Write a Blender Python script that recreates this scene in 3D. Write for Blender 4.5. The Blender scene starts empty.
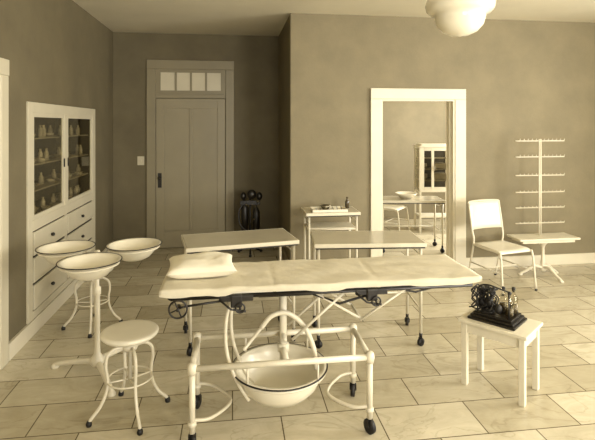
import bpy, math, random
from mathutils import Vector, Matrix
import mathutils
random.seed(4)
scene = bpy.context.scene
try:
    scene.view_settings.view_transform = 'Standard'
except Exception:
    pass

# ---------------------------------------------------------------- materials
def lin(c):
    out = []
    for v in c:
        v = v / 255.0
        out.append(v / 12.92 if v <= 0.04045 else ((v + 0.055) / 1.055) ** 2.4)
    return (out[0], out[1], out[2], 1.0)

def mat(name, rgb, rough=0.5, metal=0.0, var=0.12, scale=6.0, bump=0.0, bscale=40.0, coat=0.0):
    m = bpy.data.materials.new(name); m.use_nodes = True
    nt = m.node_tree; b = nt.nodes['Principled BSDF']
    tc = nt.nodes.new('ShaderNodeTexCoord')
    n = nt.nodes.new('ShaderNodeTexNoise'); n.inputs['Scale'].default_value = scale
    n.inputs['Detail'].default_value = 7; n.inputs['Roughness'].default_value = 0.6
    nt.links.new(tc.outputs['Object'], n.inputs['Vector'])
    r = nt.nodes.new('ShaderNodeValToRGB')
    c = lin(rgb)
    r.color_ramp.elements[0].position = 0.3
    r.color_ramp.elements[1].position = 0.7
    r.color_ramp.elements[0].color = (c[0]*(1-var), c[1]*(1-var), c[2]*(1-var), 1)
    r.color_ramp.elements[1].color = (min(1, c[0]*(1+var)), min(1, c[1]*(1+var)), min(1, c[2]*(1+var)), 1)
    nt.links.new(n.outputs['Fac'], r.inputs['Fac'])
    nt.links.new(r.outputs['Color'], b.inputs['Base Color'])
    b.inputs['Roughness'].default_value = rough
    b.inputs['Metallic'].default_value = metal
    if coat: b.inputs['Coat Weight'].default_value = coat
    if bump:
        n2 = nt.nodes.new('ShaderNodeTexNoise'); n2.inputs['Scale'].default_value = bscale
        n2.inputs['Detail'].default_value = 4
        nt.links.new(tc.outputs['Object'], n2.inputs['Vector'])
        bp = nt.nodes.new('ShaderNodeBump'); bp.inputs['Strength'].default_value = bump
        bp.inputs['Distance'].default_value = 0.01
        nt.links.new(n2.outputs['Fac'], bp.inputs['Height'])
        nt.links.new(bp.outputs['Normal'], b.inputs['Normal'])
    return m

def glass_mat(name, refl=0.2, tint=(235, 230, 210), rough=0.02):
    m = bpy.data.materials.new(name); m.use_nodes = True
    nt = m.node_tree; nt.nodes.clear()
    o = nt.nodes.new('ShaderNodeOutputMaterial')
    t = nt.nodes.new('ShaderNodeBsdfTransparent'); t.inputs[0].default_value = lin(tint)
    g = nt.nodes.new('ShaderNodeBsdfGlossy'); g.inputs['Roughness'].default_value = rough
    g.inputs['Color'].default_value = lin((240, 237, 222))
    fr = nt.nodes.new('ShaderNodeLayerWeight'); fr.inputs['Blend'].default_value = refl
    mx = nt.nodes.new('ShaderNodeMixShader')
    nt.links.new(fr.outputs['Facing'], mx.inputs[0])
    nt.links.new(t.outputs[0], mx.inputs[1]); nt.links.new(g.outputs[0], mx.inputs[2])
    nt.links.new(mx.outputs[0], o.inputs['Surface'])
    return m

M = {}
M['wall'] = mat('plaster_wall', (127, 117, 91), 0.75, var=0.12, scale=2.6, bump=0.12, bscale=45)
M['wallshade'] = mat('plaster_wall_shaded', (106, 97, 73), 0.72, var=0.13, scale=2.6, bump=0.12, bscale=45)  # same plaster for left, alcove and passage walls, weaker light put into the colour
M['ceil'] = mat('plaster_ceiling', (214, 206, 182), 0.85, var=0.06, scale=1.2)
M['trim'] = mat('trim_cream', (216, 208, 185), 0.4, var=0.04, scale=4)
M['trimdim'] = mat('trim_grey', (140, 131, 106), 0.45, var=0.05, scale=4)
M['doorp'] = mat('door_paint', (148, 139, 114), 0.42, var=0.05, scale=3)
M['cab'] = mat('cabinet_paint', (198, 190, 166), 0.4, var=0.04, scale=4)
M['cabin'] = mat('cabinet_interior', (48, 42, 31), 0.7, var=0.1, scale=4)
M['shelf'] = mat('cabinet_shelf', (176, 168, 145), 0.5, var=0.1, scale=4)
M['jar'] = mat('specimen_jar', (190, 182, 158), 0.12, var=0.25, scale=9, coat=0.5)
M['enamel'] = mat('white_enamel', (226, 219, 198), 0.28, var=0.03, scale=6, coat=0.3)
M['enamelt'] = mat('enamel_tube', (214, 206, 184), 0.32, var=0.05, scale=10)
M['tabletop'] = mat('enamel_tabletop', (186, 178, 155), 0.2, var=0.05, scale=5, coat=0.3)
M['cloth'] = mat('linen_sheet', (206, 198, 175), 0.9, var=0.07, scale=8, bump=0.3, bscale=25)
M['pillow'] = mat('pillow_cotton', (228, 221, 200), 0.95, var=0.03, scale=8, bump=0.2, bscale=20)
M['dark'] = mat('dark_iron', (24, 19, 12), 0.4, var=0.2, scale=20)
M['rubber'] = mat('black_rubber', (17, 13, 9), 0.55, var=0.2, scale=20)
M['steel'] = mat('nickel_steel', (120, 112, 92), 0.3, metal=0.8, var=0.15, scale=15)
M['darkwood'] = mat('ebonised_wood', (24, 19, 12), 0.3, var=0.3, scale=12)
M['wood'] = mat('painted_wood', (210, 202, 179), 0.5, var=0.06, scale=10, bump=0.1)
M['opal'] = mat('opal_glass', (236, 229, 208), 0.2, var=0.02, coat=0.5)
M['glass'] = glass_mat('clear_glass', 0.22, (245, 243, 237))
M['pane'] = glass_mat('cabinet_pane', 0.08, (232, 229, 218))
M['transom'] = mat('frosted_glass', (212, 204, 180), 0.35, var=0.06, scale=3)
M['liquid'] = mat('tonic_liquid', (84, 72, 50), 0.2, var=0.1)
M['bottleglass'] = mat('brown_bottle_glass', (74, 63, 44), 0.1, var=0.1)

def floor_mat():
    m = bpy.data.materials.new('marble_tiles'); m.use_nodes = True
    nt = m.node_tree; b = nt.nodes['Principled BSDF']; L = nt.links.new
    tc = nt.nodes.new('ShaderNodeTexCoord')
    br = nt.nodes.new('ShaderNodeTexBrick')
    br.offset = 0.5; br.squash = 1.0
    br.inputs['Scale'].default_value = 1.0
    br.inputs['Brick Width'].default_value = 0.56
    br.inputs['Row Height'].default_value = 0.31
    br.inputs['Mortar Size'].default_value = 0.0038
    br.inputs['Mortar Smooth'].default_value = 0.2
    br.inputs['Bias'].default_value = 0.0
    br.inputs['Color1'].default_value = lin((212, 203, 178))
    br.inputs['Color2'].default_value = lin((178, 168, 141))
    br.inputs['Mortar'].default_value = lin((98, 87, 63))
    L(tc.outputs['Object'], br.inputs['Vector'])
    n = nt.nodes.new('ShaderNodeTexNoise'); n.inputs['Scale'].default_value = 3.2
    n.inputs['Detail'].default_value = 9; n.inputs['Roughness'].default_value = 0.7
    n.inputs['Distortion'].default_value = 1.2
    mp = nt.nodes.new('ShaderNodeMapping'); mp.inputs['Rotation'].default_value = (0, 0, 0.5)
    mp.inputs['Scale'].default_value = (1, 2.0, 1)
    L(tc.outputs['Object'], mp.inputs['Vector']); L(mp.outputs[0], n.inputs['Vector'])
    r = nt.nodes.new('ShaderNodeValToRGB')
    r.color_ramp.elements[0].position = 0.30; r.color_ramp.elements[0].color = (0.70, 0.685, 0.64, 1)
    r.color_ramp.elements[1].position = 0.62; r.color_ramp.elements[1].color = (1, 1, 1, 1)
    L(n.outputs['Fac'], r.inputs['Fac'])
    n4 = nt.nodes.new('ShaderNodeTexNoise'); n4.inputs['Scale'].default_value = 1.5
    n4.inputs['Detail'].default_value = 7; n4.inputs['Distortion'].default_value = 0.9
    L(mp.outputs[0], n4.inputs['Vector'])
    rv = nt.nodes.new('ShaderNodeValToRGB'); cr = rv.color_ramp
    cr.elements[0].position = 0.488; cr.elements[0].color = (1, 1, 1, 1)
    cr.elements[1].position = 0.512; cr.elements[1].color = (1, 1, 1, 1)
    e = cr.elements.new(0.5); e.color = (0.72, 0.70, 0.65, 1)
    L(n4.outputs['Fac'], rv.inputs['Fac'])
    mx = nt.nodes.new('ShaderNodeMix'); mx.data_type = 'RGBA'; mx.blend_type = 'MULTIPLY'
    mx.inputs[0].default_value = 0.7
    L(br.outputs['Color'], mx.inputs[6]); L(r.outputs['Color'], mx.inputs[7])
    mx2 = nt.nodes.new('ShaderNodeMix'); mx2.data_type = 'RGBA'; mx2.blend_type = 'MULTIPLY'
    mx2.inputs[0].default_value = 0.6
    L(mx.outputs[2], mx2.inputs[6]); L(rv.outputs['Color'], mx2.inputs[7])
    L(mx2.outputs[2], b.inputs['Base Color'])
    b.inputs['Roughness'].default_value = 0.24
    b.inputs['Specular IOR Level'].default_value = 0.55
    bp = nt.nodes.new('ShaderNodeBump'); bp.inputs['Strength'].default_value = 0.2
    bp.inputs['Distance'].default_value = 0.002; bp.invert = True
    L(br.outputs['Fac'], bp.inputs['Height'])
    n3 = nt.nodes.new('ShaderNodeTexNoise'); n3.inputs['Scale'].default_value = 3.0
    L(tc.outputs['Object'], n3.inputs['Vector'])
    b2 = nt.nodes.new('ShaderNodeBump'); b2.inputs['Strength'].default_value = 0.12; b2.inputs['Distance'].default_value = 0.02
    L(n3.outputs['Fac'], b2.inputs['Height']); L(bp.outputs[0], b2.inputs['Normal']); L(b2.outputs[0], b.inputs['Normal'])
    return m
M['floor'] = floor_mat()

# ---------------------------------------------------------------- mesh builder
class MB:
    def __init__(s): s.v = []; s.f = []; s.sm = []
    def add(s, vs, fs, smooth):
        o = len(s.v); s.v += [tuple(x) for x in vs]
        for f in fs: s.f.append([i + o for i in f]); s.sm.append(smooth)
        return s
    def box(s, c, d, rz=0.0, rx=0.0, ry=0.0, bev=0.0):
        hx, hy, hz = d[0]/2, d[1]/2, d[2]/2
        R = Matrix.Rotation(rz, 3, 'Z') @ Matrix.Rotation(ry, 3, 'Y') @ Matrix.Rotation(rx, 3, 'X')
        c = Vector(c)
        bv = min(bev, hx*0.9, hy*0.9, hz*0.9)
        if bv <= 0:
            vs = [Vector((x, y, z)) for x in (-hx, hx) for y in (-hy, hy) for z in (-hz, hz)]
            fs = [(0,1,3,2),(4,6,7,5),(0,4,5,1),(2,3,7,6),(0,2,6,4),(1,5,7,3)]
        else:
            import bmesh
            bm = bmesh.new(); bmesh.ops.create_cube(bm, size=1.0)
            for v in bm.verts: v.co = Vector((v.co.x*2*hx, v.co.y*2*hy, v.co.z*2*hz))
            bmesh.ops.bevel(bm, geom=bm.edges[:], offset=bv, segments=2, affect='EDGES', profile=0.5)
            bm.verts.index_update()
            vs = [v.co.copy() for v in bm.verts]; fs = [[v.index for v in f.verts] for f in bm.faces]
            bm.free()
        return s.add([R @ v + c for v in vs], fs, False)
    def bb(s, x0, x1, y0, y1, z0, z1, bev=0.0):
        return s.box(((x0+x1)/2, (y0+y1)/2, (z0+z1)/2), (abs(x1-x0), abs(y1-y0), abs(z1-z0)), bev=bev)
    def tube(s, pts, r, seg=10, closed=False, cap=True):
        P = [Vector(p) for p in pts]; n = len(P)
        rr = r if isinstance(r, (list, tuple)) else [r]*n
        T = []
        for i in range(n):
            if closed: t = P[(i+1) % n] - P[i-1]
            elif i == 0: t = P[1]-P[0]
            elif i == n-1: t = P[-1]-P[-2]
            else: t = (P[i+1]-P[i]).normalized() + (P[i]-P[i-1]).normalized()
            if t.length < 1e-9: t = Vector((0, 0, 1))
            T.append(t.normalized())
        up = Vector((0, 0, 1)) if abs(T[0].z) < 0.9 else Vector((1, 0, 0))
        N = (up - T[0]*up.dot(T[0])).normalized()
        vs = []
        for i in range(n):
            N = (N - T[i]*N.dot(T[i]))
            if N.length < 1e-6: N = T[i].orthogonal()
            N.normalize(); B = T[i].cross(N)
            for k in range(seg):
                a = 2*math.pi*k/seg
                vs.append(P[i] + (N*math.cos(a) + B*math.sin(a))*rr[i])
        fs = []
        m = n if closed else n-1
        for i in range(m):
            j = (i+1) % n
            for k in range(seg):
                l = (k+1) % seg
                fs.append((i*seg+k, i*seg+l, j*seg+l, j*seg+k))
        if cap and not closed:
            fs.append(tuple(range(seg-1, -1, -1))); fs.append(tuple((n-1)*seg+k for k in range(seg)))
        return s.add(vs, fs, True)
    def lathe(s, prof, c=(0, 0, 0), seg=32, M3=None):
        vs = []; c = Vector(c)
        for (r, z) in prof:
            for k in range(seg):
                a = 2*math.pi*k/seg
                v = Vector((max(r, 1e-4)*math.cos(a), max(r, 1e-4)*math.sin(a), z))
                if M3: v = M3 @ v
                vs.append(v + c)
        fs = []
        for i in range(len(prof)-1):
            for k in range(seg):
                l = (k+1) % seg
                fs.append((i*seg+k, i*seg+l, (i+1)*seg+l, (i+1)*seg+k))
        return s.add(vs, fs, True)
    def ball(s, c, r, sz=1.0, seg=14):
        pr = [(r*math.sin(math.pi*i/8), -r*sz*math.cos(math.pi*i/8)) for i in range(9)]
        return s.lathe(pr, c, seg)
    def ring(s, c, R, r, seg=40, M3=None):
        c = Vector(c); pts = []
        for k in range(seg):
            v = Vector((R*math.cos(2*math.pi*k/seg), R*math.sin(2*math.pi*k/seg), 0))
            if M3: v = M3 @ v
            pts.append(c+v)
        return s.tube(pts, r, 8, closed=True)

def smooth_pts(pts, n=6, closed=False):
    P = [Vector(p) for p in pts]; out = []; N = len(P)
    rng = range(N if closed else N-1)
    for i in rng:
        p0 = P[(i-1) % N] if (closed or i > 0) else P[0]*2-P[1]
        p1 = P[i]; p2 = P[(i+1) % N]
        p3 = P[(i+2) % N] if (closed or i+2 < N) else P[-1]*2-P[-2]
        for k in range(n):
            t = k/n
            out.append(0.5*((2*p1)+(p2-p0)*t+(2*p0-5*p1+4*p2-p3)*t*t+(3*p1-p0-3*p2+p3)*t**3))
    if not closed: out.append(P[-1])
    return out

def mk(name, mb, material, parent=None, off=(0, 0, 0)):
    me = bpy.data.meshes.new(name)
    o = Vector(off)
    me.from_pydata([tuple(Vector(v)-o) for v in mb.v], [], mb.f)
    me.materials.append(material)
    me.polygons.foreach_set('use_smooth', mb.sm)
    me.update()
    import bmesh
    bm = bmesh.new(); bm.from_mesh(me); bmesh.ops.recalc_face_normals(bm, faces=bm.faces[:]); bm.to_mesh(me); bm.free()
    ob = bpy.data.objects.new(name, me); scene.collection.objects.link(ob)
    if parent: ob.parent = parent
    return ob

class Obj:
    """world=True -> parts authored in world coordinates around loc."""
    def __init__(s, name, loc=(0, 0, 0), rz=0.0, world=False):
        s.e = bpy.data.objects.new(name, None); scene.collection.objects.link(s.e)
        s.e.location = loc; s.e.rotation_euler = (0, 0, rz); s.e.empty_display_size = 0.1
        s.off = loc if world else (0, 0, 0)
    def part(s, name, mb, m): return mk(name, mb, M[m], s.e, s.off)

def solo(name, mb, m): return mk(name, mb, M[m])

def caster(w, d, x, y, ang=0.0, r=0.035, z=0.0):
    ax = Vector((math.cos(ang), math.sin(ang), 0))
    c = Vector((x, y, z+r))
    w.tube([c-ax*0.011, c+ax*0.011], r, 20)
    for sgn in (-1, 1):
        d.tube([c+ax*0.017*sgn, c+ax*0.017*sgn+Vector((0, 0, r*0.9)), c+Vector((0, 0, r*1.5))], 0.005, 6)
    d.tube([c-ax*0.02, c+ax*0.02], 0.006, 6)
    d.tube([c+Vector((0, 0, r*1.3)), c+Vector((0, 0, r*1.3+0.03))], 0.013, 10)

# ---------------------------------------------------------------- room shell
H = 2.965
XL, XR, YB, YA, YR, XC = -1.61, 5.2, 5.38, 6.81, -2.2, 0.65
XL2, YN = 4.6, 8.3
solo('floor', MB().bb(XL-0.5, XR+0.2, YR-0.2, YN+0.2, -0.1, 0.0), 'floor')
solo('ceiling', MB().bb(XL-0.5, XR+0.2, YR-0.2, YN+0.2, H, H+0.1), 'ceil')
w = MB()
w.bb(XL-0.45, XL, YR-0.15, 4.10, 0, H)
w.bb(XL-0.45, XL, 5.80, YA+0.15, 0, H)
w.bb(XL-0.45, XL, 4.10, 5.80, 0, 0.90)
w.bb(XL-0.45, XL, 4.10, 5.80, 1.81, H)
w.bb(XL-0.45, XL-0.40, 4.10, 5.80, 0.90, 1.81)
solo('wall_left', w, 'wallshade')
solo('wall_alcove', MB().bb(XL, XC+0.15, YA, YA+0.15, 0, H), 'wallshade')
solo('wall_passage', MB().bb(XC, XC+0.15, YB+0.15, YA, 0, H), 'wallshade')
w = MB()
w.bb(XC, 1.70, YB, YB+0.15, 0, H)
w.bb(2.60, XR, YB, YB+0.15, 0, H)
w.bb(1.70, 2.60, YB, YB+0.15, 2.0, H)
solo('wall_back', w, 'wall')
solo('wall_next_room_back', MB().bb(XC+0.15, XL2+0.15, YN, YN+0.15, 0, H), 'wall')
w = MB()
w.bb(XL2, XL2+0.15, YB+0.15, 5.95, 0, H); w.bb(XL2, XL2+0.15, 7.35, YN, 0, H)
w.bb(XL2, XL2+0.15, 5.95, 7.35, 0, 0.9); w.bb(XL2, XL2+0.15, 5.95, 7.35, 2.5, H)
solo('wall_next_room_right', w, 'wall')
solo('wall_next_room_left', MB().bb(XC+0.151, XC+0.2, YA+0.15, YN, 0, H), 'wall')
def wall_with_windows_x(name, x0, x1, y0, y1, wins):
    w = MB(); ys = y0
    for (a, b, z0, z1) in wins:
        w.bb(x0, x1, ys, a, 0, H); w.bb(x0, x1, a, b, 0, z0); w.bb(x0, x1, a, b, z1, H); ys = b
    w.bb(x0, x1, ys, y1, 0, H); solo(name, w, 'wall')
def wall_with_windows_y(name, y0, y1, x0, x1, wins):
    w = MB(); xs = x0
    for (a, b, z0, z1) in wins:
        w.bb(xs, a, y0, y1, 0, H); w.bb(a, b, y0, y1, 0, z0); w.bb(a, b, y0, y1, z1, H); xs = b
    w.bb(xs, x1, y0, y1, 0, H); solo(name, w, 'wall')
RW = [(-0.9, 0.5, 0.9, 2.6), (1.5, 3.3, 0.9, 2.6)]
BW = [(0.2, 1.6, 0.9, 2.6), (2.6, 4.2, 0.9, 2.6)]
wall_with_windows_x('wall_right', XR, XR+0.15, YR, YB, RW)
wall_with_windows_y('wall_rear', YR-0.15, YR, XL, XR+0.15, BW)

def window(name, axis, pos, a, b, z0, z1, depth=0.15):
    m = MB(); t = 0.05
    def bx(u0, u1, zz0, zz1, d0, d1):
        if axis == 'x': m.bb(pos+d0, pos+d1, u0, u1, zz0, zz1)
        else: m.bb(u0, u1, pos-d1, pos-d0, zz0, zz1)
    for (u0, u1, q0, q1) in [(a-0.1, a, z0-0.1, z1+0.1), (b, b+0.1, z0-0.1, z1+0.1), (a, b, z1, z1+0.1), (a, b, z0-0.1, z0)]:
        bx(u0, u1, q0, q1, -0.02, -0.001)
    for (u0, u1, q0, q1) in [(a, a+t, z0, z1), (b-t, b, z0, z1), (a+t, b-t, z0, z0+t), (a+t, b-t, z1-t, z1)]:
        bx(u0, u1, q0, q1, 0.03, 0.07)
    bx((a+b)/2-0.015, (a+b)/2+0.015, z0+t, z1-t, 0.04, 0.06); bx(a+t, b-t, (z0+z1)/2-0.025, (z0+z1)/2+0.025, 0.035, 0.065)
    solo(name, m, 'trim')
for i, (a, b, z0, z1) in enumerate(RW): window('window_%d' % (i+1), 'x', XR, a, b, z0, z1)
for i, (a, b, z0, z1) in enumerate(BW): window('window_%d' % (i+3), 'y', YR, a, b, z0, z1)
window('window_5', 'x', XL2, 5.95, 7.35, 0.9, 2.5)

def bboard(name, x0, x1, y0, y1, m='trim', h=0.125):
    b = MB(); b.bb(x0, x1, y0, y1, 0.001, h)
    solo(name, b, m)
bboard('baseboard_left', XL, XL+0.02, 3.70, YA-0.02)
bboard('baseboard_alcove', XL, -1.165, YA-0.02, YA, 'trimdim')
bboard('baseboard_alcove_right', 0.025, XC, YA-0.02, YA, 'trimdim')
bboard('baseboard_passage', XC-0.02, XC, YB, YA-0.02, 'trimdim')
bboard('baseboard_back_left', XC-0.02, 1.575, YB-0.02, YB)
bboard('baseboard_back_right', 2.735, XR, YB-0.02, YB)

t = MB()
t.bb(1.575, 1.70, YB-0.03, YB, 0.001, 2.0, 0.006); t.bb(2.60, 2.735, YB-0.03, YB, 0.001, 2.0, 0.006)
t.bb(1.575, 2.735, YB-0.03, YB, 2.0, 2.125, 0.006)
t.bb(1.701, 1.72, YB-0.018, YB+0.17, 0.001, 1.98); t.bb(2.58, 2.599, YB-0.018, YB+0.17, 0.001, 1.98)
t.bb(1.701, 2.599, YB-0.018, YB+0.17, 1.98, 1.999)
t.bb(1.72, 1.735, YB+0.06, YB+0.09, 0.001, 1.98); t.bb(2.567, 2.58, YB+0.06, YB+0.09, 0.001, 1.98)
solo('trim_doorway', t, 'trim')
solo('trim_strike_plate', MB().bb(1.719, 1.724, YB+0.0, YB+0.03, 0.95, 1.08), 'dark')

# alcove door with transom
t = MB(); y = YA
t.bb(-1.165, -1.045, y-0.035, y, 0.001, 2.47, 0.006); t.bb(-0.095, 0.022, y-0.035, y, 0.001, 2.47, 0.006)
t.bb(-1.165, 0.022, y-0.035, y, 2.47, 2.595, 0.006)
t.bb(-1.044, -0.096, y-0.032, y, 2.07, 2.13, 0.004)
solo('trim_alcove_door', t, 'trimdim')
D = Obj('door_1', (-0.57, YA-0.015, 0), world=True)
d = MB()
d.bb(-1.035, -0.105, y-0.012, y-0.002, 0.014, 2.062)
for (x0, x1, z0, z1) in [(-1.038, -0.93, 0.012, 2.064), (-0.21, -0.102, 0.012, 2.064), (-0.93, -0.21, 1.93, 2.064),
                         (-0.93, -0.21, 0.012, 0.24), (-0.59, -0.55, 0.24, 1.93)]:
    d.bb(x0, x1, y-0.026, y-0.010, z0, z1, 0.003)
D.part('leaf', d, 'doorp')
d = MB(); d.bb(-1.015, -0.965, y-0.030, y-0.024, 0.84, 1.04); d.ball((-0.99, y-0.055, 0.97), 0.026); d.tube([(-0.99, y-0.05, 0.97), (-0.99, y-0.026, 0.97)], 0.01)
D.part('knob', d, 'dark')
D = Obj('window_6', (-0.57, YA-0.015, 2.13), world=True)
d = MB(); d.bb(-1.03, -0.11, y-0.012, y-0.008, 2.14, 2.46); D.part('panes', d, 'transom')
d = MB()
for x0, x1 in [(-1.043, -0.98), (-0.16, -0.097)]: d.bb(x0, x1, y-0.028, y-0.008, 2.131, 2.469)
d.bb(-0.98, -0.16, y-0.028, y-0.008, 2.131, 2.175); d.bb(-0.98, -0.16, y-0.028, y-0.008, 2.425, 2.469)
for k in range(1, 4):
    xx = -0.98+0.82*k/4; d.bb(xx-0.014, xx+0.014, y-0.025, y-0.008, 2.175, 2.425)
D.part('sash', d, 'trimdim')
b = MB(); b.bb(-1.29, -1.20, YA-0.008, YA, 1.15, 1.27, 0.003); b.bb(-1.255, -1.235, YA-0.02, YA-0.006, 1.195, 1.225); solo('light_switch', b, 'cab')

t = MB(); t.bb(XL, XL+0.025, 3.57, 3.68, 0.001, 2.05, 0.005); t.bb(XL, XL+0.025, 2.45, 2.56, 0.001, 2.05, 0.005)
t.bb(XL, XL+0.03, 2.45, 3.68, 2.05, 2.165, 0.005); solo('trim_left_door', t, 'cab')
D = Obj('door_2', (XL, 3.06, 0), world=True)
d = MB(); d.bb(XL+0.001, XL+0.01, 2.562, 3.568, 0.012, 2.048)
for (a, b_, z0, z1) in [(2.562, 2.68, 0.012, 2.048), (3.45, 3.568, 0.012, 2.048), (2.68, 3.45, 1.92, 2.048), (2.68, 3.45, 0.012, 0.24), (2.68, 3.45, 0.95, 1.07)]:
    d.bb(XL+0.008, XL+0.02, a, b_, z0, z1)
D.part('leaf', d, 'trim'); d = MB(); d.ball((XL+0.06, 2.65, 0.98), 0.026); d.tube([(XL+0.015, 2.65, 0.98), (XL+0.05, 2.65, 0.98)], 0.01); D.part('knob', d, 'dark')

# ---------------------------------------------------------------- built-in cabinet (front nearly flush with the wall)
C = Obj('built_in_cabinet', (XL, 4.95, 0.13), world=True)
f = MB(); x0 = XL
def fr(y0, y1, z0, z1, t=0.016, bev=0.003): f.bb(x0+0.0, x0+t, y0, y1, z0, z1, bev)
fr(4.03, 4.12, 0.13, 1.885); fr(5.78, 5.90, 0.13, 1.885); fr(4.12, 5.78, 1.80, 1.885); fr(4.12, 5.78, 0.84, 0.93)
fr(4.12, 5.78, 0.13, 0.19); fr(4.87, 4.93, 0.19, 0.84); fr(4.86, 4.94, 0.93, 1.80)
C.part('frame', f, 'cab')
f = MB()
for (a, b_) in [(4.12, 4.86), (4.94, 5.78)]:
    for q in [(a, a+0.035, 0.93, 1.80), (b_-0.035, b_, 0.93, 1.80), (a+0.035, b_-0.035, 1.765, 1.80), (a+0.035, b_-0.035, 0.93, 0.965)]:
        f.bb(x0-0.004, x0+0.012, *q)
C.part('door_frames', f, 'cab')
f = MB()
for (a, b_) in [(4.15, 4.83), (4.97, 5.75)]: f.bb(x0+0.000, x0+0.004, a, b_, 0.96, 1.77)
C.part('panes', f, 'pane')
f = MB()
cols = [(4.135, 4.86), (4.94, 5.77)]
for (a, b_) in cols:
    for (z0, z1) in [(0.20, 0.40), (0.42, 0.62), (0.64, 0.83)]:
        f.bb(x0+0.002, x0+0.022, a, b_, z0, z1, 0.006)
C.part('drawers', f, 'cab')
f = MB(); f.bb(x0+0.0005, x0+0.006, 4.125, 5.775, 0.192, 0.838); C.part('drawer_gap_shade', f, 'dark')  # dark sheet behind the drawers, stands in for shade between them
f = MB()
for (a, b_) in cols:
    for (z0, z1) in [(0.20, 0.40), (0.42, 0.62), (0.64, 0.83)]:
        f.ball((x0+0.038, (a+b_)/2, (z0+z1)/2), 0.016); f.tube([(x0+0.02, (a+b_)/2, (z0+z1)/2), (x0+0.035, (a+b_)/2, (z0+z1)/2)], 0.007)
f.tube([(x0+0.018, 4.845, 1.30), (x0+0.018, 4.845, 1.38)], 0.007); f.tube([(x0+0.018, 4.955, 1.30), (x0+0.018, 4.955, 1.38)], 0.007)
C.part('knobs', f, 'dark')
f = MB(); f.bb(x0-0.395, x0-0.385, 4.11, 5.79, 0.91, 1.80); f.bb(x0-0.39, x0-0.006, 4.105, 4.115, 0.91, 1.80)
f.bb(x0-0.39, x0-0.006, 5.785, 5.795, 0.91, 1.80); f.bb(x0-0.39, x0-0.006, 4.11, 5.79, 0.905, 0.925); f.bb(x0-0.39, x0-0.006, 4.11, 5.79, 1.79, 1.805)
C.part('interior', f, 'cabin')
f = MB(); ins = MB(); ins2 = MB()
for z in (1.14, 1.36, 1.58):
    f.bb(x0-0.38, x0-0.03, 4.12, 5.78, z, z+0.010)
for z in (0.925, 1.15, 1.37, 1.59):
    yy = 4.2
    while yy < 5.7:
        k = random.random()
        xx = x0-random.uniform(0.06, 0.16)
        if k < 0.35: ins.tube([(xx, yy, z+0.012), (xx-0.12, yy+random.uniform(-0.03, 0.03), z+0.012)], 0.006, 6)
        elif k < 0.8: ins2.lathe([(0, 0), (0.022, 0), (0.022, 0.07), (0.01, 0.09), (0.012, 0.11), (0, 0.11)], (xx, yy, z), 12)
        else: ins2.lathe([(0, 0), (0.03, 0), (0.045, 0.035), (0.042, 0.035), (0.028, 0.006), (0, 0.006)], (xx, yy, z), 14)
        yy += random.uniform(0.06, 0.12)
C.part('shelves', f, 'shelf'); C.part('instruments', ins, 'steel'); C.part('jars', ins2, 'jar')

# ---------------------------------------------------------------- pendant lamp
P = Obj('pendant_lamp', (1.36, 2.74, 2.24), world=True)
cx, cy = 1.36, 2.74
g = MB(); g.lathe([(0.0, 2.235), (0.05, 2.240), (0.10, 2.262), (0.135, 2.30), (0.148, 2.345), (0.150, 2.365), (0.178, 2.375), (0.197, 2.395), (0.203, 2.425), (0.195, 2.455), (0.165, 2.49), (0.12, 2.515), (0.075, 2.53), (0.07, 2.56)], (cx, cy, 0), 40)
P.part('shade', g, 'opal')
g = MB(); g.lathe([(0.08, 2.55), (0.085, 2.59), (0.05, 2.63), (0.012, 2.65), (0.010, 2.92), (0.06, 2.935), (0.07, 2.964), (0, 2.964)], (cx, cy, 0), 24)
P.part('fitting', g, 'steel')

# ---------------------------------------------------------------- operating table
T = Obj('operating_table', (0.5, 2.79, 0), world=True)
xl, xr, yf, yb = -0.21, 0.75, 2.57, 2.94
zr = 0.42
fr_ = MB(); wh = MB(); fk = MB()
for x in (xl, xr):
    for yy in (yf, yb):
        fr_.tube([(x, yy, 0.085), (x, yy, zr)], 0.0165, 14)
        fr_.lathe([(0, -0.03), (0.022, -0.028), (0.027, 0), (0.024, 0.022), (0.012, 0.032), (0, 0.034)], (x, yy, zr), 16)
        fr_.lathe([(0.016, 0), (0.023, 0.004), (0.023, 0.02), (0.016, 0.024)], (x, yy, 0.12), 16)
        caster(wh, fk, x, yy, random.uniform(-0.6, 0.6), 0.040)
    fr_.tube([(x, yf, zr), (x, yb, zr)], 0.0165, 14)
for yy in (yf, yb): fr_.tube([(xl, yy, zr), (xr, yy, zr)], 0.0165, 14)
for x, s in ((xl, 1), (xr, -1)):
    fr_.tube(smooth_pts([(x, yf, 0.15), (x+0.10*s, yf+0.03, 0.14), (x+0.20*s, (yf+yb)/2, 0.135), (x+0.10*s, yb-0.03, 0.14), (x, yb, 0.15)], 8), 0.009, 10)
fr_.tube([(0.29, yf, zr), (0.29, yb, zr)], 0.0165, 12)
fr_.tube([(0.29, 2.755, 0.33), (0.29, 2.755, 0.77)], 0.021, 16)
fr_.lathe([(0.022, 0), (0.034, 0.005), (0.034, 0.045), (0.022, 0.05)], (0.29, 2.755, zr-0.025), 18)
T.part('base_frame', fr_, 'enamelt'); T.part('wheels', wh, 'rubber'); T.part('forks', fk, 'dark')
a = MB()
for yy, dx in ((2.66, 0.0), (2.84, 0.03)):
    a.tube(smooth_pts([(0.0+dx, yy, 0.78), (-0.035+dx, yy, 0.62), (-0.03+dx, yy, 0.45), (0.02+dx, yy, 0.30), (0.09+dx, yy, 0.18)], 8), 0.010, 10)
a.tube(smooth_pts([(0.16, 2.70, 0.56), (0.22, 2.70, 0.625), (0.31, 2.70, 0.635), (0.40, 2.70, 0.56), (0.455, 2.70, 0.44), (0.475, 2.70, 0.31)], 8), 0.014, 10)
a.tube(smooth_pts([(0.16, 2.70, 0.56), (0.11, 2.70, 0.50), (0.06, 2.68, 0.45)], 6), 0.010, 10)
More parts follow.
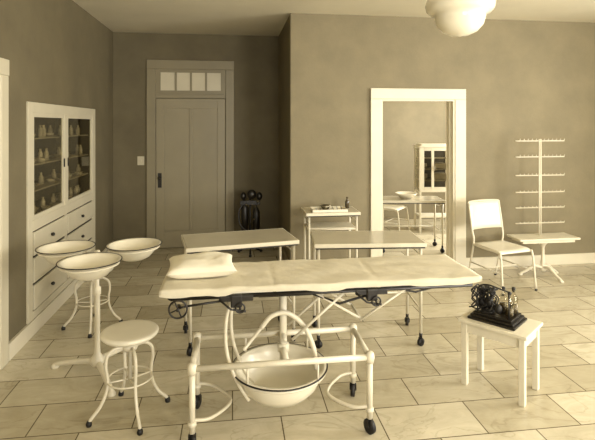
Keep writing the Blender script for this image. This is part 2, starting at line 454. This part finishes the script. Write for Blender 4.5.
for yy in (2.66, 2.86):
    a.tube([(0.33, yy, 0.50), (0.66, yy, 0.78)], 0.009, 8)
    a.tube([(0.72, yy, 0.60), (0.42, yy, 0.78)], 0.007, 8)
a.tube([(0.72, 2.64, 0.60), (0.72, 2.88, 0.60)], 0.008, 8)
a.tube([(0.72, 2.64, 0.60), (1.0, 2.62, 0.785)], 0.007, 8)
a.tube([(0.29, 2.66, 0.50), (0.29, 2.86, 0.50)], 0.012, 8)
T.part('tilt_mechanism', a, 'enamelt')
u = MB()
for yy in (2.60, 3.01): u.tube([(-0.33, yy, 0.785), (1.36, yy, 0.785)], 0.012, 10)
for x in (-0.33, 0.1, 0.5, 0.72, 1.36): u.tube([(x, 2.60, 0.785), (x, 3.01, 0.785)], 0.010, 8)
u.bb(0.14, 0.44, 2.64, 2.88, 0.75, 0.785, 0.006)
u.tube([(-0.28, 2.57, 0.745), (-0.05, 2.57, 0.77)], 0.006, 8)
u.tube([(0.82, 2.66, 0.78), (1.05, 2.66, 0.735), (1.3, 2.66, 0.785)], 0.006, 8)
u.tube([(0.44, 2.66, 0.755), (0.60, 2.66, 0.69), (0.74, 2.60, 0.75)], 0.007, 8)
T.part('top_frame', u, 'dark')
u = MB()
Rx = Matrix.Rotation(math.pi/2, 3, 'X')
u.ring((-0.28, 2.545, 0.745), 0.046, 0.005, 28, Rx)
for k in range(4):
    an = k*math.pi/2+0.4; u.tube([(-0.28, 2.545, 0.745), (-0.28+0.045*math.cos(an), 2.545, 0.745+0.045*math.sin(an))], 0.004, 6)
u.tube([(-0.28, 2.53, 0.745), (-0.28, 2.60, 0.745)], 0.009, 8)
for cxx in (0.76, 0.02):
    u.bb(cxx-0.09, cxx+0.09, 2.56, 2.585, 0.765, 0.795, 0.004)
    u.bb(cxx-0.03, cxx+0.03, 2.55, 2.59, 0.735, 0.80, 0.006)
    u.ring((cxx+0.02, 2.545, 0.735), 0.024, 0.005, 20, Rx); u.tube([(cxx+0.02, 2.54, 0.735), (cxx+0.02, 2.58, 0.735)], 0.007, 8)
    u.tube([(cxx-0.09, 2.56, 0.78), (cxx-0.03, 2.55, 0.73), (cxx+0.05, 2.55, 0.715)], 0.006, 8)
u.tube([(-0.32, 2.572, 0.788), (1.35, 2.572, 0.788)], 0.008, 8)
T.part('clamps', u, 'dark')
u = MB()
u.bb(-0.36, 0.22, 2.585, 3.035, 0.797, 0.825, 0.006); u.bb(0.23, 0.80, 2.585, 3.035, 0.797, 0.825, 0.006); u.bb(0.81, 1.39, 2.585, 3.035, 0.797, 0.825, 0.006)
T.part('top_sections', u, 'enamel')
s = MB(); nx, ny = 120, 46
x0s, x1s, y0s, y1s = -0.375, 1.405, 2.572, 3.05
drop = 0.032
verts = []
for i in range(nx+1):
    for j in range(ny+1):
        U = -drop + (x1s-x0s+2*drop)*i/nx; V = -drop + (y1s-y0s+2*drop)*j/ny
        X = min(max(U, 0), x1s-x0s); Y_ = min(max(V, 0), y1s-y0s)
        dz = max(0, -U, U-(x1s-x0s)); dz2 = max(0, -V, V-(y1s-y0s))
        z = 0.833 - max(dz, dz2)*(1.0+0.25*math.sin(U*9)+0.15*math.sin(U*23))
        wv = mathutils.noise.noise((U*5, V*9, 0.3))*0.006+mathutils.noise.noise((U*14+V*10, V*5, 2.3))*0.005
        # fold creases where the table sections meet
        for cr_ in (0.60, 1.18): wv -= 0.003*math.exp(-((U-cr_)/0.012)**2)
        out = 0.004*mathutils.noise.noise((U*12, V*12, 7))
        z += wv+0.004
        sx = -0.004 if U < 0 else (0.004 if U > x1s-x0s else 0); sy = (-0.004+out) if V < 0 else ((0.004+out) if V > y1s-y0s else 0)
        verts.append((x0s+X+sx, y0s+Y_+sy, z))
fs = [(i*(ny+1)+j, (i+1)*(ny+1)+j, (i+1)*(ny+1)+j+1, i*(ny+1)+j+1) for i in range(nx) for j in range(ny)]
s.add(verts, fs, True); T.part('sheet', s, 'cloth')
u = MB(); bz = 0.315
u.lathe([(0, bz-0.155), (0.13, bz-0.155), (0.17, bz-0.145), (0.215, bz-0.10), (0.245, bz-0.035), (0.250, bz-0.005), (0.272, bz), (0.273, bz+0.006), (0.248, bz+0.004), (0.238, bz-0.035), (0.208, bz-0.095), (0.165, bz-0.135), (0.12, bz-0.148), (0, bz-0.148)], (0.27, 2.755, 0), 48)
T.part('basin', u, 'enamel')
u = MB(); u.ring((0.27, 2.755, bz+0.003), 0.273, 0.0045, 48)
T.part('basin_rim', u, 'dark')
u = MB(); u.ring((0.27, 2.755, bz-0.012), 0.264, 0.008, 48)
for sx in (-1, 1):
    for yy in (yf, yb):
        u.tube([(0.27+sx*0.19, yy, zr), (0.27+sx*0.19, 2.755+(yy-2.755)*1.02, bz-0.01)], 0.006, 8)
T.part('basin_ring', u, 'enamelt')

# pillow
pl = MB(); n = 28; A, B_, Hh = 0.195, 0.17, 0.048
def prow(sign):
    vs = []
    for i in range(n+1):
        for j in range(n+1):
            u_, v_ = -1+2*i/n, -1+2*j/n
            k = max(0, (1-abs(u_)**3))**0.5*max(0, (1-abs(v_)**3))**0.5
            px_ = u_*(1-0.08*(1-abs(v_)**2)*abs(u_)**4*1.0); py_ = v_*(1-0.08*(1-abs(u_)**2)*abs(v_)**4)
            nz = mathutils.noise.noise((u_*1.8, v_*1.8, 3+sign))*0.010*k+mathutils.noise.noise((u_*5, v_*4, 5))*0.004*k
            if sign > 0: z = Hh*1.05*k+nz
            else: z = -Hh*0.75*min(1, k*1.6)
            vs.append((px_*A, py_*B_, z))
    return vs
fs = [(i*(n+1)+j, (i+1)*(n+1)+j, (i+1)*(n+1)+j+1, i*(n+1)+j+1) for i in range(n) for j in range(n)]
pl.add(prow(1), fs, True); pl.add(prow(-1), [tuple(reversed(f_)) for f_ in fs], True)
po = solo('pillow', pl, 'pillow'); po.location = (-0.18, 2.87, 0.880); po.rotation_euler = (0, 0, 0.08)

# ---------------------------------------------------------------- instrument tables
def instrument_table(name, loc, rz, L=0.83, W=0.46, h=0.80, shelf=False, casters=True, rim=True, low=0.28):
    O = Obj(name, (loc[0], loc[1], 0), rz)
    t = MB(); t.box((0, 0, h-0.010), (L, W, 0.016), bev=0.005); O.part('top', t, 'tabletop')
    t = MB()
    t.box((0, W/2, h-0.017), (L+0.01, 0.012, 0.03), bev=0.003); t.box((0, -W/2, h-0.017), (L+0.01, 0.012, 0.03), bev=0.003)
    for sx in (-1, 1): t.box((sx*L/2, 0, h-0.018), (0.012, W-0.013, 0.028), bev=0.003)
    lx, ly = L/2-0.03, W/2-0.03; zb = 0.075 if casters else 0.0
    for x in (-lx, lx):
        for y_ in (-ly, ly): t.tube([(x, y_, zb), (x, y_, h-0.02)], 0.0115, 12)
        t.tube([(x, -ly, low), (x, ly, low)], 0.008, 8)
        t.tube([(x, -ly, h-0.10), (x, ly, h-0.10)], 0.006, 8)
    t.tube([(-lx, ly, low), (lx, ly, low)], 0.008, 8)
    if shelf:
        t.box((0, 0, low+0.01), (L-0.09, W-0.08, 0.01)); t.tube([(-lx, -ly, low), (lx, -ly, low)], 0.008, 8)
    O.part('frame', t, 'enamelt')
    t = MB(); t.box((0, -W/2+0.002, h-0.037), (L-0.01, 0.010, 0.010)); O.part('lower_edge', t, 'dark')
    if casters:
        w_ = MB(); f_ = MB()
        for x in (-lx, lx):
            for y_ in (-ly, ly): caster(w_, f_, x, y_, random.uniform(-1, 1), 0.03)
        O.part('wheels', w_, 'rubber'); O.part('forks', f_, 'dark')
    return O
instrument_table('instrument_table', (0.05, 3.88), math.radians(10), L=0.86)
instrument_table('instrument_table', (1.06, 3.76), math.radians(-5), L=0.85, W=0.44)
instrument_table('instrument_stand', (1.03, 5.02), math.radians(0), L=0.56, W=0.36, casters=False, shelf=True, low=0.62)

O = Obj('instrument_tray', (1.0, 4.96, 0.7985))
t = MB(); t.box((0, 0, 0.004), (0.36, 0.20, 0.006))
for sy in (-1, 1): t.box((0, sy*0.10, 0.014), (0.37, 0.008, 0.028), bev=0.003)
for sx in (-1, 1): t.box((sx*0.181, 0, 0.014), (0.008, 0.19, 0.028), bev=0.003)
O.part('tray', t, 'enamel')
t = MB()
for k in range(7): t.tube([(-0.14+0.045*k, -0.07, 0.012), (-0.12+0.045*k, 0.07, 0.018+0.002*k)], 0.005, 6)
t.lathe([(0, 0), (0.03, 0), (0.055, 0.045), (0.05, 0.045), (0.028, 0.006), (0, 0.006)], (-0.03, 0.02, 0.012), 20)
O.part('tools', t, 'steel')
for i, (x, y_, hh, r) in enumerate([(1.235, 5.10, 0.12, 0.022)]):
    O = Obj('medicine_bottle', (x, y_, 0.7985))
    t = MB(); t.lathe([(0, 0), (r, 0), (r, hh*0.6), (r*0.4, hh*0.75), (r*0.4, hh*0.9), (r*0.55, hh*0.92), (r*0.55, hh), (0, hh)], (0, 0, 0), 18)
    O.part('body', t, 'bottleglass')

# ---------------------------------------------------------------- triple basin stand
bx_, by_ = -0.908, 3.406
S = Obj('triple_basin_stand', (bx_, by_, 0), world=True)
p = MB()
p.lathe([(0, 0.07), (0.03, 0.07), (0.045, 0.09), (0.045, 0.12), (0.022, 0.15), (0.018, 0.20), (0.018, 0.55), (0.024, 0.555), (0.024, 0.60), (0.013, 0.61), (0.013, 0.83), (0.022, 0.835), (0.015, 0.85), (0, 0.852)], (bx_, by_, 0), 20)
for dx, dy in [(-0.35, 0.17), (0.10, 0.33), (0.12, -0.20), ]:
    d_ = Vector((dx, dy, 0)); n_ = d_.normalized()*0.36 if d_.length > 0.3 else d_.normalized()*0.30
    p.tube(smooth_pts([(bx_, by_, 0.10), (bx_+n_.x*0.3, by_+n_.y*0.3, 0.085), (bx_+n_.x*0.85, by_+n_.y*0.85, 0.04), (bx_+n_.x, by_+n_.y, 0.02)], 6), [0.022-0.0004*k for k in range(19)], 10)
    p.lathe([(0, 0), (0.026, 0), (0.026, 0.012), (0.015, 0.03), (0, 0.032)], (bx_+n_.x, by_+n_.y, 0.0), 14)
cent = [(-0.883, 3.147), (-1.148, 3.526), (-0.694, 3.545)]
bas = MB(); rims = MB(); zB = 0.85
for (x, y_) in cent:
    bas.lathe([(0, zB-0.105), (0.07, zB-0.105), (0.11, zB-0.085), (0.155, zB-0.03), (0.172, zB-0.004), (0.188, zB), (0.187, zB+0.004), (0.167, zB+0.001), (0.150, zB-0.030), (0.105, zB-0.079), (0.065, zB-0.098), (0, zB-0.098)], (x, y_, 0), 40)
    rims.ring((x, y_, zB+0.002), 0.188, 0.0035, 40)
    p.ring((x, y_, zB-0.020), 0.171, 0.006, 36)
    d_ = Vector((x-bx_, y_-by_, 0)); L_ = d_.length; d_.normalize()
    p.tube([(bx_, by_, 0.80), (bx_+d_.x*(L_-0.170), by_+d_.y*(L_-0.170), zB-0.020)], 0.008, 8)
    p.tube(smooth_pts([(bx_, by_, 0.70), (bx_+d_.x*0.06, by_+d_.y*0.06, 0.71), (bx_+d_.x*(L_-0.17), by_+d_.y*(L_-0.17), zB-0.02)], 5), 0.006, 8)
S.part('stand', p, 'enamelt'); S.part('basins', bas, 'enamel'); S.part('basin_rims', rims, 'dark')

# ---------------------------------------------------------------- revolving stools
def stool(name, x, y_, rz, sc=1.0, dark=True):
    O = Obj(name, (x, y_, 0), rz)
    zt = 0.49
    t = MB(); t.lathe([(0, zt-0.035), (0.12, zt-0.035), (0.150, zt-0.030), (0.163, zt-0.018), (0.165, zt-0.008), (0.158, zt), (0.14, zt+0.002), (0, zt-0.004)], (0, 0, 0), 44)
    O.part('seat', t, 'enamel')
    t = MB()
    t.lathe([(0, 0.20), (0.011, 0.20), (0.011, zt-0.06), (0.04, zt-0.055), (0.06, zt-0.035)], (0, 0, 0), 16)
    t.lathe([(0.012, 0.375), (0.04, 0.378), (0.045, 0.39), (0.045, 0.405), (0.03, 0.415), (0.012, 0.42)], (0, 0, 0), 20)
    for k in range(4):
        a_ = k*math.pi/2
        c, s_ = math.cos(a_), math.sin(a_)
        pr = [(0.03, 0.395), (0.085, 0.40), (0.125, 0.37), (0.135, 0.31), (0.125, 0.24), (0.13, 0.17), (0.165, 0.09), (0.215, 0.035), (0.225, 0.012)]
        t.tube(smooth_pts([(r*c, r*s_, z) for r, z in pr], 5), 0.0095, 10)
        t.tube([(0.012*c, 0.012*s_, 0.205), (0.127*c, 0.127*s_, 0.215)], 0.005, 8)
    t.ring((0, 0, 0.215), 0.127, 0.005, 30)
    O.part('legs', t, 'enamelt')
    t = MB()
    for k in range(4):
        a_ = k*math.pi/2; t.lathe([(0, 0), (0.015, 0), (0.017, 0.012), (0.012, 0.028), (0, 0.03)], (0.225*math.cos(a_), 0.225*math.sin(a_), 0), 12)
    O.part('feet', t, 'rubber')
stool('revolving_stool', -0.599, 2.937, math.radians(25))
stool('revolving_stool', -1.17, 4.25, math.radians(10))

# ---------------------------------------------------------------- wooden side table + bottle stand
K = Obj('wooden_side_table', (1.726, 2.92, 0), math.radians(39))
t = MB(); hW, hL = 0.16, 0.215; zt = 0.43
t.box((0, 0, zt-0.011), (2*hW, 2*hL, 0.022), bev=0.005); K.part('top', t, 'wood')
t = MB()
for sx in (-1, 1):
    for sy in (-1, 1):
        t.box((sx*(hW-0.035), sy*(hL-0.035), (zt-0.022)/2), (0.036, 0.036, zt-0.022), bev=0.003)
    t.box((sx*(hW-0.035), 0, zt-0.055), (0.02, 2*hL-0.09, 0.062))
for sy in (-1, 1): t.box((0, sy*(hL-0.035), zt-0.055), (2*hW-0.09, 0.02, 0.062))
K.part('legs', t, 'wood')

K = Obj('bottle_stand', (1.715, 2.935, zt+0.0005), math.radians(39))
t = MB(); t.box((0, 0, 0.008), (0.235, 0.30, 0.016), bev=0.004); t.box((0, 0, 0.024), (0.21, 0.275, 0.018), bev=0.006); t.box((0, 0, 0.04), (0.18, 0.245, 0.016), bev=0.004)
K.part('base', t, 'darkwood')
g = MB(); l = MB(); c_ = MB()
for (x, y_, hh, r) in [(0.055, -0.085, 0.16, 0.028), (0.055, -0.02, 0.15, 0.027), (-0.02, -0.085, 0.15, 0.027), (0.055, 0.045, 0.13, 0.024)]:
    g.lathe([(0, 0.048), (r, 0.048), (r, 0.048+hh*0.6), (r*0.45, 0.048+hh*0.75), (r*0.4, 0.048+hh*0.92), (r*0.6, 0.048+hh*0.94)], (x, y_, 0), 18)
    l.lathe([(0, 0.052), (r*0.88, 0.052), (r*0.88, 0.052+hh*0.3), (0, 0.052+hh*0.3)], (x, y_, 0), 16)
    c_.lathe([(0, 0.048+hh*0.86), (r*0.36, 0.048+hh*0.86), (r*0.42, 0.048+hh*1.03), (0, 0.048+hh*1.05)], (x, y_, 0), 12)
K.part('bottles', g, 'glass'); K.part('bottle_contents', l, 'liquid')
for k in range(6):
    z0 = 0.06; cx0 = -0.035+0.02*random.uniform(-1, 1); cy0 = 0.02+0.018*k
    pts = []
    for q in range(26):
        a_ = q*0.8+k; rr = 0.03+0.02*math.sin(q*1.7+k)
        pts.append((cx0+rr*math.cos(a_), cy0+rr*math.sin(a_)*1.1, z0+0.14*(0.5+0.5*math.sin(q*0.55+k*1.3))))
    c_.tube(smooth_pts(pts, 4), 0.0045, 7)
for (x, y_, z) in [(-0.05, 0.03, 0.12), (-0.03, 0.09, 0.10), (-0.06, -0.03, 0.09)]: c_.ball((x, y_, z), 0.024, 1.3)
c_.tube(smooth_pts([(-0.07, 0.10, 0.04), (-0.07, 0.10, 0.19), (-0.06, 0.05, 0.23), (-0.04, -0.03, 0.215), (0.0, -0.09, 0.19)], 6), 0.005, 8)
c_.tube([(-0.07, -0.10, 0.04), (-0.07, -0.10, 0.20)], 0.005, 8); c_.tube([(0.0, 0.1, 0.04), (0.0, 0.1, 0.20)], 0.005, 8)
K.part('tubing', c_, 'rubber')

# ---------------------------------------------------------------- white metal chair
def chair(name, x, y_, rz, sh=0.0):
    O = Obj(name, (x, y_, 0), rz)   # faces -Y local
    S0 = 0.42
    t = MB()
    n1 = 12; vs = []
    for i in range(n1+1):
        for j in range(n1+1):
            u_, v_ = -1+2*i/n1, -1+2*j/n1
            taper = 1-0.08*(v_+1)/2
            vs.append((u_*0.205*taper, v_*0.20, S0-0.012*(1-u_*u_)*(1-v_*v_)-(0.02*max(0, -v_-0.8)/0.2)))
    m_ = len(vs); vs += [(a_, b__, c-0.012) for (a_, b__, c) in vs]
    fs = [(i*(n1+1)+j, (i+1)*(n1+1)+j, (i+1)*(n1+1)+j+1, i*(n1+1)+j+1) for i in range(n1) for j in range(n1)]
    fs2 = [tuple(m_+q for q in reversed(f__)) for f__ in fs]
    side = []
    for i in range(n1):
        for (p_, q_) in [((i)*(n1+1), (i+1)*(n1+1)), ((i+1)*(n1+1)+n1, i*(n1+1)+n1), (i+1, i), (n1*(n1+1)+i, n1*(n1+1)+i+1)]:
            side.append((p_, p_+m_, q_+m_, q_))
    t.add(vs, fs+fs2+side, True); O.part('seat', t, 'enamel')
    t = MB(); vs = []; nn = 14
    for i in range(nn+1):
        u_ = -1+2*i/nn
        for j in range(7):
            v_ = j/6
            vs.append((u_*0.20, 0.205+0.055*v_+0.03*(1-u_*u_), 0.56+0.285*v_))
    m_ = len(vs); vs += [(a_, b__+0.010, c) for (a_, b__, c) in vs]
    fs = [(i*7+j, (i+1)*7+j, (i+1)*7+j+1, i*7+j+1) for i in range(nn) for j in range(6)]
    fs2 = [tuple(m_+q for q in reversed(f__)) for f__ in fs]
    side = [(i*7, i*7+m_, (i+1)*7+m_, (i+1)*7) for i in range(nn)]+[(i*7+6, (i+1)*7+6, (i+1)*7+6+m_, i*7+6+m_) for i in range(nn)]
    side += [(j, j+1, j+1+m_, j+m_) for j in range(6)]+[(nn*7+j, nn*7+j+m_, nn*7+j+1+m_, nn*7+j+1) for j in range(6)]
    t.add(vs, fs+fs2+side, True); O.part('back', t, 'enamel')
    t = MB()
    lp = [(-0.19, 0.30, 0.012), (-0.195, 0.20, 0.41), (-0.205, 0.21, 0.56), (-0.205, 0.262, 0.83)]
    t.tube(smooth_pts(lp, 6), 0.0105, 10); t.tube(smooth_pts([(-a_, b__, c) for a_, b__, c in lp], 6), 0.0105, 10)
    t.tube(smooth_pts([(-0.205, 0.262, 0.83), (-0.19, 0.272, 0.852), (0, 0.30, 0.857), (0.19, 0.272, 0.852), (0.205, 0.262, 0.83)], 6), 0.0105, 10)
    for sx in (-1, 1):
        t.tube(smooth_pts([(sx*0.195, 0.20, S0-0.02), (sx*0.205, 0.0, S0-0.02), (sx*0.20, -0.17, S0-0.02), (sx*0.205, -0.215, S0-0.06), (sx*0.215, -0.25, 0.012)], 6), 0.0105, 10)
        t.tube([(sx*0.193, 0.25, 0.20), (sx*0.208, -0.225, 0.20)], 0.007, 8)
    t.tube([(-0.205, 0.0, 0.20), (0.205, 0.0, 0.20)], 0.007, 8); t.tube([(-0.2, -0.17, S0-0.02), (0.2, -0.17, S0-0.02)], 0.008, 8)
    O.part('frame', t, 'enamelt')
    t = MB()
    for (x_, yy) in [(-0.19, 0.30), (0.19, 0.30), (-0.215, -0.25), (0.215, -0.25)]: t.lathe([(0, 0), (0.014, 0), (0.014, 0.016), (0, 0.018)], (x_, yy, 0), 12)
    O.part('feet', t, 'rubber')
chair('metal_chair', 2.83, 4.76, math.radians(12))
chair('metal_chair', 2.45, 7.3, math.radians(50))

# ---------------------------------------------------------------- rack stand on the right
R = Obj('instrument_rack', (3.46, 4.98, 0), math.radians(0))
t = MB()
t.box((0, 0, 0.44), (0.72, 0.27, 0.022), bev=0.004); t.box((0, 0, 0.414), (0.62, 0.22, 0.03))
R.part('tabletop', t, 'wood')
t = MB()
t.lathe([(0.0, 0.06), (0.03, 0.06), (0.04, 0.085), (0.022, 0.11), (0.026, 0.16), (0.018, 0.20), (0.016, 0.32), (0.026, 0.35), (0.05, 0.38), (0.08, 0.40)], (0, 0, 0), 20)
for a_ in (math.radians(20), math.radians(160), math.radians(-75), ):
    c, s_ = math.cos(a_), math.sin(a_)
    t.tube(smooth_pts([(0.015*c, 0.015*s_, 0.10), (0.09*c, 0.09*s_, 0.11), (0.17*c, 0.17*s_, 0.055), (0.235*c, 0.235*s_, 0.018)], 6), [0.020-0.0004*k for k in range(19)], 10)
    t.lathe([(0, 0), (0.024, 0), (0.022, 0.016), (0, 0.024)], (0.235*c, 0.235*s_, 0), 12)
R.part('pedestal', t, 'enamelt')
t = MB()
t.tube([(-0.010, 0.05, 0.45), (-0.010, 0.05, 1.54)], 0.008, 8); t.tube([(0.010, 0.05, 0.45), (0.010, 0.05, 1.54)], 0.008, 8)
for z in (1.52, 1.34, 1.13, 0.94, 0.765, 0.59):
    t.box((0, 0.05, z), (0.59, 0.020, 0.011), bev=0.002)
    for k in range(12):
        xx = -0.27+0.54*k/11
        t.tube([(xx, 0.04, z+0.004), (xx, 0.012, z+0.006), (xx, 0.005, z+0.024)], 0.003, 6)
R.part('rack', t, 'enamelt')

# ---------------------------------------------------------------- anaesthetic apparatus in passage
A_ = Obj('gas_apparatus', (0.23, 6.35, 0))
t = MB()
for k in range(3):
    a_ = k*2*math.pi/3+0.5
    t.tube([(0.02*math.cos(a_), 0.02*math.sin(a_), 0.10), (0.17*math.cos(a_), 0.17*math.sin(a_), 0.02)], 0.012, 8)
    t.ball((0.17*math.cos(a_), 0.17*math.sin(a_), 0.02), 0.02)
t.tube([(0, 0, 0.08), (0, 0, 0.84)], 0.014, 10)
for (x, y_, z0, z1, r) in [(-0.07, 0, 0.25, 0.66, 0.05), (0.08, 0.01, 0.25, 0.60, 0.05)]:
    t.lathe([(0, z0), (r, z0+0.01), (r, z1-0.05), (r*0.5, z1), (r*0.2, z1+0.02), (r*0.2, z1+0.06), (0, z1+0.06)], (x, y_, 0), 18)
t.box((0, -0.01, 0.68), (0.26, 0.05, 0.05)); t.box((0.0, 0, 0.24), (0.26, 0.10, 0.02))
t.lathe([(0, -0.02), (0.06, -0.02), (0.06, 0.02), (0, 0.02)], (0.02, -0.03, 0.79), 18, Matrix.Rotation(math.pi/2, 3, 'X'))
t.tube(smooth_pts([(-0.1, -0.02, 0.66), (-0.15, -0.04, 0.56), (-0.13, -0.06, 0.40), (-0.05, -0.08, 0.32)], 6), 0.014, 8)
t.ball((-0.09, -0.02, 0.77), 0.04, 1.3); t.tube([(-0.09, -0.02, 0.66), (-0.09, -0.02, 0.75)], 0.008); t.ball((0.12, 0.0, 0.76), 0.04, 1.4)
A_.part('body', t, 'dark')
t = MB(); t.lathe([(0, -0.022), (0.042, -0.022), (0.042, 0.0), (0, 0.0)], (0.02, -0.033, 0.79), 18, Matrix.Rotation(math.pi/2, 3, 'X'))
t.ball((0.10, -0.04, 0.70), 0.022); t.ball((-0.05, -0.05, 0.66), 0.016); t.ball((0.05, -0.05, 0.47), 0.014)
A_.part('gauge', t, 'steel')

# ---------------------------------------------------------------- next room furniture
G = Obj('sterilizer_cabinet', (3.20, 7.35, 0), math.radians(-8))
t = MB(); w2, d2, zt2 = 0.27, 0.18, 1.36
for sx in (-1, 1):
    for sy in (-1, 1): t.box((sx*(w2-0.015), sy*(d2-0.015), zt2/2), (0.03, 0.03, zt2-0.002), bev=0.003)
t.box((0, 0, zt2), (2*w2+0.02, 2*d2+0.02, 0.03), bev=0.008); t.box((0, 0, zt2+0.025), (2*w2-0.06, 2*d2-0.06, 0.03), bev=0.012)
t.box((0, 0, 0.66), (2*w2, 2*d2, 0.03), bev=0.004); t.box((0, 0, 0.25), (2*w2-0.04, 2*d2-0.04, 0.02)); t.box((0, d2-0.006, 1.0), (2*w2-0.03, 0.008, 0.66))
t.box((-w2+0.05, -d2+0.01, 1.01), (0.05, 0.02, 0.66)); t.box((w2-0.05, -d2+0.01, 1.01), (0.05, 0.02, 0.66)); t.box((-0.06, -d2+0.01, 1.01), (0.04, 0.02, 0.66))
for z in (1.32, 0.70): t.box((0, -d2+0.01, z), (2*w2-0.16, 0.016, 0.05))
G.part('case', t, 'enamel')
t = MB(); t.box((0, -d2+0.012, 1.01), (2*w2-0.12, 0.004, 0.6)); t.box((-w2+0.004, 0, 1.01), (0.004, 2*d2-0.06, 0.64)); t.box((w2-0.004, 0, 1.01), (0.004, 2*d2-0.06, 0.64)); G.part('panes', t, 'glass')
t = MB()
for z in (0.82, 1.0, 1.17): t.box((0, 0, z), (2*w2-0.06, 2*d2-0.06, 0.008))
G.part('shelves', t, 'trimdim')
t = MB()
t.box((0.09, 0.0, 0.88), (0.22, 0.2, 0.10), bev=0.01); t.box((0.09, 0.0, 1.05), (0.2, 0.2, 0.08), bev=0.01)
t.lathe([(0, 0), (0.05, 0), (0.05, 0.09), (0, 0.09)], (-0.15, 0, 0.825), 16); t.lathe([(0, 0), (0.045, 0), (0.045, 0.08), (0, 0.08)], (-0.15, 0, 1.005), 16)
t.tube([(-0.035, -d2-0.01, 0.98), (-0.035, -d2-0.01, 1.06)], 0.007)
G.part('drums', t, 'trimdim')
t = MB(); t.box((0, d2-0.014, 1.0), (2*w2-0.07, 0.006, 0.64)); G.part('back_lining', t, 'cabin')
instrument_table('instrument_table', (2.40, 6.30), math.radians(-8), L=0.85, W=0.42, h=0.70)
O = Obj('enamel_basin', (2.36, 6.32, 0.6985))
t = MB(); t.lathe([(0, 0), (0.08, 0), (0.13, 0.05), (0.15, 0.07), (0.145, 0.072), (0.12, 0.052), (0.075, 0.008), (0, 0.008)], (0, 0, 0), 30); O.part('bowl', t, 'enamel')

# ---------------------------------------------------------------- lights
wd = bpy.data.worlds.new('World'); scene.world = wd; wd.use_nodes = True
wd.node_tree.nodes['Background'].inputs[0].default_value = lin((250, 245, 230)); wd.node_tree.nodes['Background'].inputs[1].default_value = 0.9
def area(name, loc, rot, sx, sy, e):
    l_ = bpy.data.lights.new(name, 'AREA'); l_.shape = 'RECTANGLE'; l_.size = sx; l_.size_y = sy; l_.energy = e
    l_.color = (1.0, 0.96, 0.87)
    o = bpy.data.objects.new(name, l_); scene.collection.objects.link(o); o.location = loc; o.rotation_euler = rot
    return o
hp = math.pi/2
area('daylight_right_near', (XR+0.2, -0.2, 1.75), (0, hp, 0), 1.7, 1.4, 90)
area('daylight_right_far', (XR+0.2, 2.4, 1.75), (0, hp, 0), 1.7, 1.8, 255)
area('daylight_rear_left', (0.9, YR-0.2, 1.75), (hp, 0, 0), 1.4, 1.7, 105)
area('daylight_rear_right', (3.4, YR-0.2, 1.75), (hp, 0, 0), 1.6, 1.7, 300)
area('daylight_next_room', (XL2+0.2, 6.65, 1.7), (0, hp, 0), 1.6, 1.4, 260)

# ---------------------------------------------------------------- camera
cd = bpy.data.cameras.new('camera'); cam = bpy.data.objects.new('camera', cd); scene.collection.objects.link(cam)
cam.location = (0, 0, 1.7)
cam.rotation_euler = (math.pi/2, 0, -math.atan(65/480.0))
cd.sensor_width = 36; cd.sensor_fit = 'HORIZONTAL'
cd.lens = 36*480/595.0
cd.shift_y = -95/595.0
cd.clip_start = 0.05
scene.camera = cam
